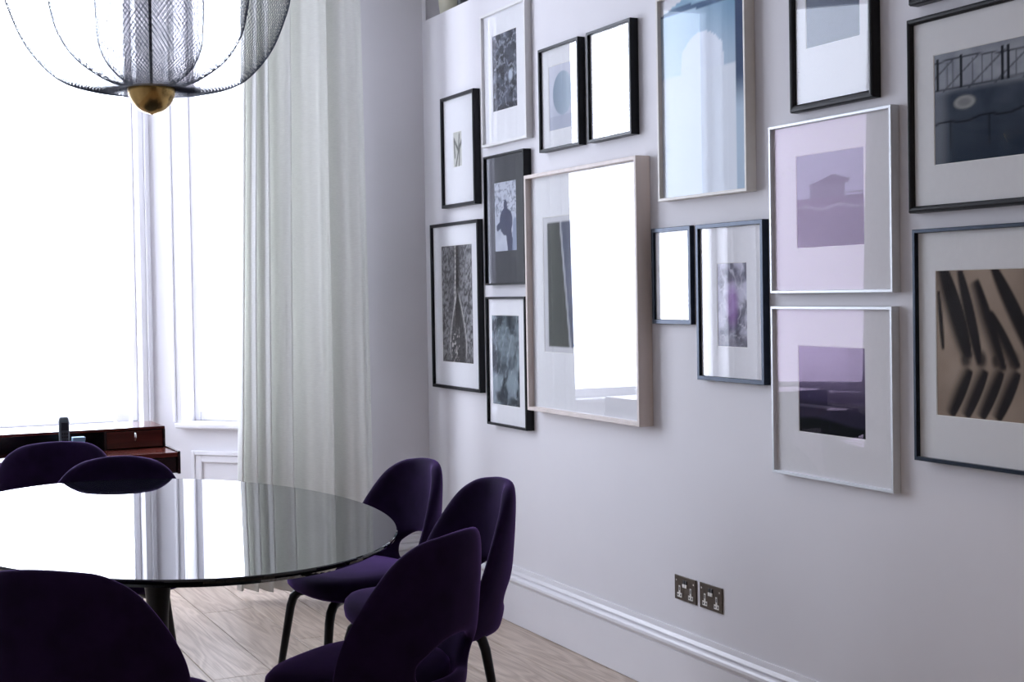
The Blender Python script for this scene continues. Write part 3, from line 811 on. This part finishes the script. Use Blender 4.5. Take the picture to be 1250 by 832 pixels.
# ------------------------------------------------------------------ chairs
def make_chair():
    root = empty('velvet_dining_chair')
    # backrest shell with its opening above the seat
    us = [-1, -0.74, -0.46, -0.31, -0.155, 0, 0.155, 0.31, 0.46, 0.74, 1]
    zs = [0.365, 0.41, 0.46, 0.505, 0.55, 0.60, 0.655, 0.71, 0.765, 0.812]
    hwz = dict(zip(zs, (0.19, 0.222, 0.245, 0.258, 0.264, 0.259, 0.241, 0.216, 0.182, 0.116)))
    V = []; idx = {}
    for j, z in enumerate(zs):
        t = (z - 0.365) / (0.812 - 0.365)
        y0 = -0.200 - 0.055 * t - 0.008 * math.sin(math.pi * t)
        wrap = 0.190 * (1 - t) + 0.045 * t + 0.03 * math.sin(math.pi * t)
        for i, u in enumerate(us):
            zz = z
            if j == 4 and abs(u) <= 0.47: zz = 0.560 - 0.045 * (abs(u) / 0.46) ** 2.5
            if j == 5 and abs(u) <= 0.47: zz = z + 0.008 - 0.02 * abs(u)
            if j >= 8: zz = z - (0.0, 0.016)[j - 8] * abs(u) ** 2.4
            idx[(i, j)] = len(V)
            V.append((hwz[z] * u, y0 + wrap * abs(u) ** 2.5, zz))
    F = []
    for j in range(len(zs) - 1):
        for i in range(len(us) - 1):
            if 2 <= i <= 7 and 2 <= j <= 3: continue
            F.append((idx[(i, j)], idx[(i + 1, j)], idx[(i + 1, j + 1)], idx[(i, j + 1)]))
    used = sorted({k for f in F for k in f}); mp = {k: n for n, k in enumerate(used)}
    me = bpy.data.meshes.new('backrest'); me.from_pydata([V[k] for k in used], [], [tuple(mp[k] for k in f) for f in F]); me.update()
    o = link_mesh('backrest', me, M['velvet'], root, smooth=True)
    so = o.modifiers.new('padding', 'SOLIDIFY'); so.thickness = 0.036; so.offset = 0
    sb = o.modifiers.new('soft', 'SUBSURF'); sb.levels = 2; sb.render_levels = 2
    # seat cushion
    n = 56
    def ring(s, z, dz=0.0):
        out = []
        for i in range(n):
            a = 2 * math.pi * i / n
            ca, sa = math.cos(a), math.sin(a)
            e = 2 / 2.7
            x = 0.250 * s * math.copysign(abs(ca) ** e, ca); y = 0.200 * s * math.copysign(abs(sa) ** e, sa)
            x *= 0.96 + 0.12 * (y / 0.2) - 0.05 * (y / 0.2) ** 2
            out.append((x, y + 0.030, z - dz * (y / 0.2) ** 2 * (y < 0)))
        return out
    MB().loops([ring(0.80, 0.398), ring(0.93, 0.402), ring(0.985, 0.415), ring(1.0, 0.435), ring(0.985, 0.455), ring(0.93, 0.468), ring(0.8, 0.476), ring(0.55, 0.481), ring(0.25, 0.483), ring(0.05, 0.483)], True, True).build('seat', M['velvet'], root, smooth=True)
    for sx in (-1, 1):
        for sy in (1, -1):
            p = [(0.06 * sx, 0.035 + 0.05 * sy, 0.388), (0.120 * sx, 0.035 + 0.115 * sy, 0.388), (0.140 * sx, 0.035 + 0.137 * sy, 0.382), (0.152 * sx, 0.035 + 0.151 * sy, 0.364), (0.158 * sx, 0.035 + 0.159 * sy, 0.335), (0.200 * sx, 0.035 + 0.205 * sy, 0.0)]
            r = [0.014, 0.015, 0.0155, 0.0155, 0.015, 0.010]
            MB().tube(p, r, 12).build('leg', M['black_metal'], root, smooth=True)
    return root
def copy_tree(o, parent=None):
    c = o.copy(); COL.objects.link(c); c.parent = parent
    for ch in list(o.children): copy_tree(ch, c)
    return c
chair0 = make_chair()
def face(px, py, fx, fy, label, first=[True], back=0.255):
    """back of the chair at px, py; chair looks along fx, fy"""
    L = math.hypot(fx, fy); fx /= L; fy /= L
    c = chair0 if first[0] else copy_tree(chair0)
    first[0] = False
    c.location = (px + back * fx, py + back * fy, 0)
    c.rotation_euler = (0, 0, math.atan2(-fx, fy))
    tag(c, label, 'chair', 'purple velvet chairs')
    return c
face(-0.705, 3.90, -1, 0.05, 'purple velvet chair facing the table side half hidden behind the diagonally drawn chair')
face(-0.705, 4.50, -1, -0.10, 'purple velvet chair at the table side nearest the curtain')
face(-1.20, 3.09, -0.6, 0.8, 'purple velvet chair drawn up diagonally with its outer back showing')
face(-2.165, 3.10, 0.6, 0.8, 'purple velvet chair with its dark back in front of the table end')
face(-1.615, 5.20, -0.28, -1, 'purple velvet chair at the far table end mirrored in the table top')
face(-1.74, 5.865, 0.06, 1, 'purple velvet chair tucked in at the writing desk')

# ------------------------------------------------------------------ pendant lamp over the table
PX, PY = -1.692, 4.13
lamp = empty('mesh_pendant_lamp', (PX, PY, 1.90))
tag(lamp, 'round pendant lamp of nested wire mesh with a brass bottom cup', 'lamp')
Z0 = 1.90
cup = [(0.001, -0.003), (0.006, 0.0)] + [(0.068 * math.sin(a * math.pi / 24), 0.076 * (1 - math.cos(a * math.pi / 24))) for a in range(2, 13)] + [(0.064, 0.078), (0.05, 0.078), (0.008, 0.078)]
MB().lathe(cup, 48, capb=True, capt=True).build('brass_cup', M['brass'], lamp, smooth=True)
MB().lathe([(0.008, 0.82), (0.05, 0.82), (0.064, 0.825), (0.062, 0.85), (0.045, 0.88), (0.02, 0.895), (0.008, 0.90)], 40, capb=True, capt=True).build('brass_cap', M['brass'], lamp, smooth=True)
MB().tube([(0, 0, 0.07), (0, 0, H_CEIL - Z0 - 0.03)], 0.0045, 10).build('rod', M['dark_rod'], lamp, smooth=True)
MB().lathe([(0.006, H_CEIL - Z0 - 0.05), (0.05, H_CEIL - Z0 - 0.045), (0.06, H_CEIL - Z0 - 0.02), (0.06, H_CEIL - Z0 - 0.001)], 32, capb=True, capt=True).build('ceiling_rose', M['brass'], lamp, smooth=True)
def mesh_shade(prof, n, pitch, rad):
    P = np.array(spline(prof, 24))
    s = np.r_[0, np.cumsum(np.hypot(*np.diff(P, axis=0).T))]
    rows = int(s[-1] / pitch)
    q = np.linspace(0, s[-1], rows + 1)
    r = np.interp(q, s, P[:, 0]); z = np.interp(q, s, P[:, 1])
    j = np.arange(rows + 1)[:, None]; i = np.arange(n)[None]
    ang = 2 * np.pi * (i + 0.5 * (j % 2)) / n
    vert = np.stack([r[:, None] * np.cos(ang), r[:, None] * np.sin(ang), np.repeat(z[:, None], n, 1)], -1)
    A, B = [], []
    for jj in range(rows):
        a = vert[jj]
        A += [a, a]
        if jj % 2 == 0: B += [vert[jj + 1], np.roll(vert[jj + 1], 1, 0)]
        else: B += [vert[jj + 1], np.roll(vert[jj + 1], -1, 0)]
    A = np.concatenate(A); B = np.concatenate(B)
    d = B - A; d /= np.linalg.norm(d, axis=1, keepdims=True) + 1e-12
    ref = A.copy(); ref[:, 2] = 0; ref /= np.linalg.norm(ref, axis=1, keepdims=True) + 1e-12
    e1 = np.cross(d, ref); e1 /= np.linalg.norm(e1, axis=1, keepdims=True) + 1e-12
    e2 = np.cross(d, e1)
    rad = (rad * (0.62 + 0.38 * np.hypot(A[:, 0], A[:, 1]) / r.max()))[:, None]     # finer wire where the net gathers
    off = [rad * (e1 * math.cos(k * 2 * math.pi / 3) + e2 * math.sin(k * 2 * math.pi / 3)) for k in range(3)]
    V = np.stack([A + off[0], A + off[1], A + off[2], B + off[0], B + off[1], B + off[2]], 1).reshape(-1, 3)
    base = (np.arange(len(A)) * 6)[:, None]
    quad = np.array([[0, 1, 4, 3], [1, 2, 5, 4], [2, 0, 3, 5]])
    F = (base[:, None, :] + quad[None]).reshape(-1, 4)
    me = bpy.data.meshes.new('mesh_shade')
    me.vertices.add(len(V)); me.vertices.foreach_set('co', V.astype(np.float32).reshape(-1))
    me.loops.add(F.size); me.loops.foreach_set('vertex_index', F.astype(np.int32).reshape(-1))
    me.polygons.add(len(F)); me.polygons.foreach_set('loop_start', (np.arange(len(F)) * 4).astype(np.int32))
    me.update(calc_edges=True)
    return link_mesh('mesh_shade', me, M['mesh_wire'], lamp)
def sym(half):
    top = [(r, 0.90 - z) for r, z in half[::-1]]
    return half + top
outer = sym([(0.062, 0.074), (0.12, 0.066), (0.19, 0.072), (0.265, 0.100), (0.335, 0.175), (0.378, 0.265), (0.402, 0.36)])
mid = sym([(0.060, 0.078), (0.105, 0.087), (0.155, 0.112), (0.215, 0.160), (0.256, 0.225), (0.276, 0.30), (0.284, 0.38)])
inner = sym([(0.056, 0.082), (0.085, 0.100), (0.118, 0.135), (0.142, 0.185), (0.150, 0.25), (0.153, 0.36)])
for prof, n in ((outer, 180), (mid, 130), (inner, 80)):
    o = mesh_shade(prof, n, 0.0090, 0.00050)

# ------------------------------------------------------------------ writing desk and what stands on it
DX0, DX1, DY0, DY1 = -2.42, -1.215, 6.03, 6.58
DT = 0.72
desk = empty('writing_desk', ((DX0 + DX1) / 2, (DY0 + DY1) / 2, 0))
tag(desk, 'polished dark rosewood writing desk with a raised drawer unit under the bay window', 'desk')
hx, hy = (DX1 - DX0) / 2, (DY1 - DY0) / 2
MB().box(-hx + 0.012, hx - 0.012, -hy, hy, DT - 0.02, DT).build('desk_top', M['rosewood'], desk, bevel=0.002)
MB().box(-hx + 0.012, hx - 0.012, -hy + 0.02, hy, DT - 0.09, DT - 0.02).build('carcass', M['rosewood_dark'], desk)
for s in (-1, 1):
    xo = s * (hx - 0.006)
    MB().pts_box([(xo - 0.006, -hy - 0.004, DT - 0.092), (xo + 0.006, -hy - 0.004, DT - 0.092), (xo + 0.006, hy, DT - 0.092), (xo - 0.006, hy, DT - 0.092), (xo - 0.006, -hy - 0.004, DT + 0.004), (xo + 0.006, -hy - 0.004, DT + 0.004), (xo + 0.006, hy, DT + 0.01), (xo - 0.006, hy, DT + 0.01)]).build('side_panel', M['rosewood_dark'], desk, bevel=0.002)
nd = 3
for k in range(nd):
    a = -hx + 0.014 + k * (2 * hx - 0.028) / nd; b_ = a + (2 * hx - 0.028) / nd - 0.004
    dr = MB().box(a, b_, -hy + 0.002, -hy + 0.02, DT - 0.084, DT - 0.024).build('drawer', M['rosewood_dark'], desk, bevel=0.002)
    MB().tube([((a + b_) / 2 - 0.03, -hy + 0.001, DT - 0.054), ((a + b_) / 2 - 0.028, -hy - 0.014, DT - 0.054), ((a + b_) / 2 + 0.028, -hy - 0.014, DT - 0.054), ((a + b_) / 2 + 0.03, -hy + 0.001, DT - 0.054)], 0.0035, 8).build('handle', M['steel'], dr)
for sx in (-1, 1):
    for sy in (-1, 1):
        cx_, cy_ = sx * (hx - 0.085), sy * (hy - 0.045)
        MB().loops([[(cx_ + a * w, cy_ + b_ * w, z) for a, b_ in ((-1, -1), (1, -1), (1, 1), (-1, 1))] for w, z in ((0.013, 0.0), (0.021, DT - 0.09))], True, True).build('leg', M['rosewood_dark'], desk, bevel=0.003)
# raised unit: drawer box at each end, open niche between
UY0, UY1, UT = 6.275 - (DY0 + DY1) / 2, hy, 0.812
cxm = (DX0 + DX1) / 2
b0, b1 = -1.487 - cxm, -1.226 - cxm
MB().box(-b1, b1, UY0 + 0.0, UY1, UT - 0.012, UT).build('upper_shelf', M['rosewood'], desk, bevel=0.002)
MB().box(-b1, b1, UY1 - 0.012, UY1, DT, UT - 0.012).build('niche_back', M['rosewood_dark'], desk)
for s in (-1, 1):
    x0_, x1_ = (b0, b1) if s > 0 else (-b1, -b0)
    for xa in (x0_, x1_ - 0.010):
        MB().box(xa, xa + 0.010, UY0 - 0.002, UY1 - 0.012, DT, UT - 0.012).build('unit_side', M['rosewood_dark'], desk)
    dr = MB().box(x0_ + 0.011, x1_ - 0.011, UY0, UY1 - 0.02, DT + 0.004, UT - 0.015).build('drawer', M['rosewood'], desk, bevel=0.002)
    xm_ = (x0_ + x1_) / 2
    MB().tube([(xm_, UY0, DT + 0.070), (xm_, UY0 - 0.012, DT + 0.067), (xm_, UY0 - 0.014, DT + 0.052), (xm_, UY0 - 0.012, DT + 0.037), (xm_, UY0, DT + 0.034)], [0.003, 0.005, 0.006, 0.005, 0.003], 8).build('handle', M['steel'], dr, smooth=True)

ph = empty('cordless_phone', (-1.665, 6.17, DT))
tag(ph, 'dark cordless phone standing in its charging cradle on the desk', 'phone')
MB().loops([[(x * s, y * s, z) for x, y in ((-0.032, -0.030), (0.032, -0.030), (0.032, 0.034), (-0.032, 0.034))] for s, z in ((1.0, 0.0), (1.0, 0.014), (0.86, 0.030), (0.70, 0.034))], True, True).build('charging_cradle', M['black_plastic'], ph, bevel=0.003)
hs_ = MB()
rings = []
for z, w, y, d in ((0.020, 0.021, 0.004, 0.012), (0.05, 0.0215, 0.007, 0.012), (0.10, 0.022, 0.013, 0.012), (0.14, 0.0215, 0.018, 0.0115), (0.155, 0.019, 0.020, 0.010), (0.160, 0.013, 0.0205, 0.007)):
    rings.append([(w * math.copysign(abs(math.cos(a)) ** 0.6, math.cos(a)), y + d * math.copysign(abs(math.sin(a)) ** 0.6, math.sin(a)), z) for a in [2 * math.pi * k / 20 for k in range(20)]])
hset = hs_.loops(rings, True, True).build('handset', M['grey_plastic'], ph, smooth=True)
MB().box(-0.014, 0.014, -0.002, 0.006, 0.105, 0.138).build('screen', M['black_plastic'], hset)
for r in range(4):
    for c in range(3):
        MB().box(-0.013 + 0.0095 * c, -0.006 + 0.0095 * c, -0.010 + 0.0015 * r, 0.0, 0.045 + 0.014 * r, 0.054 + 0.014 * r).build('key', M['black_plastic'], hset)
bx_ = empty('note_box', (-1.605, 6.20, DT))
tag(bx_, 'small pale blue card box beside the cordless phone', 'box')
MB().box(-0.024, 0.024, -0.02, 0.02, 0, 0.055).build('box_body', M['blue_card'], bx_, bevel=0.002)
MB().box(-0.0255, 0.0255, -0.0215, 0.0215, 0.0555, 0.072).build('box_lid', M['blue_card'], bx_, bevel=0.002)
st = empty('paper_stack', (-1.90, 6.12, DT), 0.25)
tag(st, 'loose white papers lying on the desk', 'papers')
for k in range(4):
    o = MB().box(-0.10, 0.10, -0.07, 0.07, 0.0006 * k, 0.0006 * k + 0.0005).build('paper_sheet', M['paper'], st)
    o.rotation_euler = (0, 0, 0.06 * (k - 1.5))
va = empty('bulb_vase', (-1.375, 6.44, UT))
tag(va, 'clear round bulb vase with a flared neck on the raised drawer unit', 'vase')
MB().lathe([(0.018, 0.0), (0.034, 0.006), (0.043, 0.022), (0.044, 0.036), (0.036, 0.054), (0.022, 0.066), (0.018, 0.074), (0.022, 0.086), (0.029, 0.095), (0.0275, 0.095), (0.0205, 0.086), (0.0165, 0.074), (0.0205, 0.065), (0.034, 0.053), (0.042, 0.036), (0.041, 0.022), (0.032, 0.008), (0.012, 0.004)], 32, capb=True, capt=True).build('vase_body', M['vase_glass'], va, smooth=True)

# cable on the floor under the desk
cb_ = MB().tube(spline([(-1.46, 6.50, 0.006), (-1.43, 6.61, 0.006), (-1.36, 6.79, 0.006), (-1.28, 6.93, 0.006), (-1.25, 7.0, 0.006), (-1.255, 6.84, 0.006), (-1.27, 6.70, 0.006), (-1.25, 6.56, 0.006), (-1.235, 6.45, 0.006)], 8), 0.005, 8).build('cable', M['black_plastic'], None, smooth=True)
tag(cb_, 'black cable looping over the floorboards beneath the desk', 'cable')

# ------------------------------------------------------------------ twin sockets on the gallery wall
def socket(y0, y1, z0, z1, label):
    root = empty('wall_socket', (0, (y0 + y1) / 2, z0))
    tag(root, label, 'socket', 'double wall sockets above the skirting')
    hw_, h = (y0 - y1) / 2, z1 - z0
    MB().box(-0.005, -0.0005, -hw_, hw_, 0, h).build('plate', M['bronze_plate'], root, bevel=0.0012)
    for s in (-1, 1):
        y = s * hw_ * 0.52
        m = MB()      # T shaped pin insert
        m.box(-0.0062, -0.005, y - 0.0045, y + 0.0045, h * 0.30, h * 0.60)
        m.box(-0.0062, -0.005, y - 0.0135, y + 0.0135, h * 0.12, h * 0.30)
        ins = m.build('pin_insert', M['white_plastic'], root)
        p = MB().box(-0.0066, -0.0062, y - 0.0022, y + 0.0022, h * 0.40, h * 0.54)
        p.box(-0.0066, -0.0062, y - 0.0105, y - 0.0045, h * 0.17, h * 0.24).box(-0.0066, -0.0062, y + 0.0045, y + 0.0105, h * 0.17, h * 0.24)
        p.build('pin_slot', M['black_plastic'], ins)
        r = MB().box(-0.0085, -0.005, s * 0.0068 - 0.0055, s * 0.0068 + 0.0055, h * 0.56, h * 0.70).build('rocker_switch', M['white_plastic'], root, bevel=0.0008)
        MB().box(-0.0075, -0.005, s * 0.0068 - 0.0055, s * 0.0068 + 0.0055, h * 0.70, h * 0.86).build('rocker_top', M['black_plastic'], r, bevel=0.0008)
        MB().tube([(-0.0050, s * hw_ * 0.80, h * 0.80), (-0.0062, s * hw_ * 0.80, h * 0.80)], 0.0032, 12).build('screw', M['steel'], root)
    return root
socket(4.056, 3.926, 0.338, 0.419, 'dark bronze double socket on the curtain side of the pair')
socket(3.904, 3.775, 0.338, 0.420, 'dark bronze double socket on the side away from the curtain')

# ------------------------------------------------------------------ things on the ledge
j1 = empty('ledge_jar', (0.085, 6.03, H_LEDGE))
tag(j1, 'cream ceramic jar standing on the ledge above the gallery wall', 'jar')
MB().lathe([(0.055, 0.0), (0.066, 0.01), (0.072, 0.05), (0.075, 0.12), (0.066, 0.19), (0.05, 0.225), (0.05, 0.24)], 32, capb=True, capt=True).build('jar_body', M['ceramic'], j1, smooth=True)
MB().lathe([(0.056, 0.2405), (0.056, 0.25), (0.03, 0.265), (0.010, 0.27), (0.014, 0.285), (0.004, 0.292)], 32, capb=True, capt=True).build('jar_lid', M['ceramic'], j1, smooth=True)
j2 = empty('ledge_bottle', (0.085, 5.90, H_LEDGE))
tag(j2, 'black glazed bottle beside the cream jar on the ledge', 'bottle')
MB().lathe([(0.03, 0.0), (0.038, 0.006), (0.040, 0.05), (0.038, 0.14), (0.02, 0.18), (0.013, 0.2), (0.013, 0.26)], 28, capb=True, capt=True).build('bottle_body', M['dark_ceramic'], j2, smooth=True)
MB().lathe([(0.016, 0.2605), (0.017, 0.275), (0.014, 0.28)], 20, capb=True, capt=True).build('stopper', M['ceramic'], j2, smooth=True)

# ------------------------------------------------------------------ unseen downlights added in the rear ceiling as warm fill
M['fill_glow'] = bpy.data.materials.new('warm_fill_diffuser')
M['fill_glow'].use_nodes = True
lb = M['fill_glow'].node_tree.nodes['Principled BSDF']
lb.inputs['Emission Color'].default_value = (1.0, 0.80, 0.60, 1)
lb.inputs['Emission Strength'].default_value = 3.0
dl0 = None
for (x_, y_, w_) in ((-0.95, -0.9, 'between the gallery wall and the dark taupe end wall'), (-2.6, -0.9, 'between the taupe wall and the dark taupe end wall'), (-0.95, 0.9, 'on the gallery wall side towards the dining table'), (-2.6, 0.9, 'on the taupe wall side towards the dining table')):
    r = empty('fill_downlight', (x_, y_, H_CEIL))
    tag(r, 'round white fill light added out of view in the ceiling ' + w_, 'light', 'added ceiling fill lights')
    MB().lathe([(0.045, -0.001), (0.06, -0.001), (0.06, -0.006), (0.048, -0.010), (0.045, -0.006)], 28).build('trim_ring', M['white_frame'], r)
    MB().lathe([(0.044, -0.004), (0.02, -0.004), (0.001, -0.004)], 28).build('diffuser', M['fill_glow'], r)
    l = bpy.data.lights.new('fill_beam', 'AREA'); l.shape = 'DISK'; l.size = 0.09; l.energy = 4.0; l.color = (1.0, 0.82, 0.64); l.spread = math.radians(140)
    lo = bpy.data.objects.new('fill_beam', l); COL.objects.link(lo); lo.parent = r; lo.location = (0, 0, -0.012)
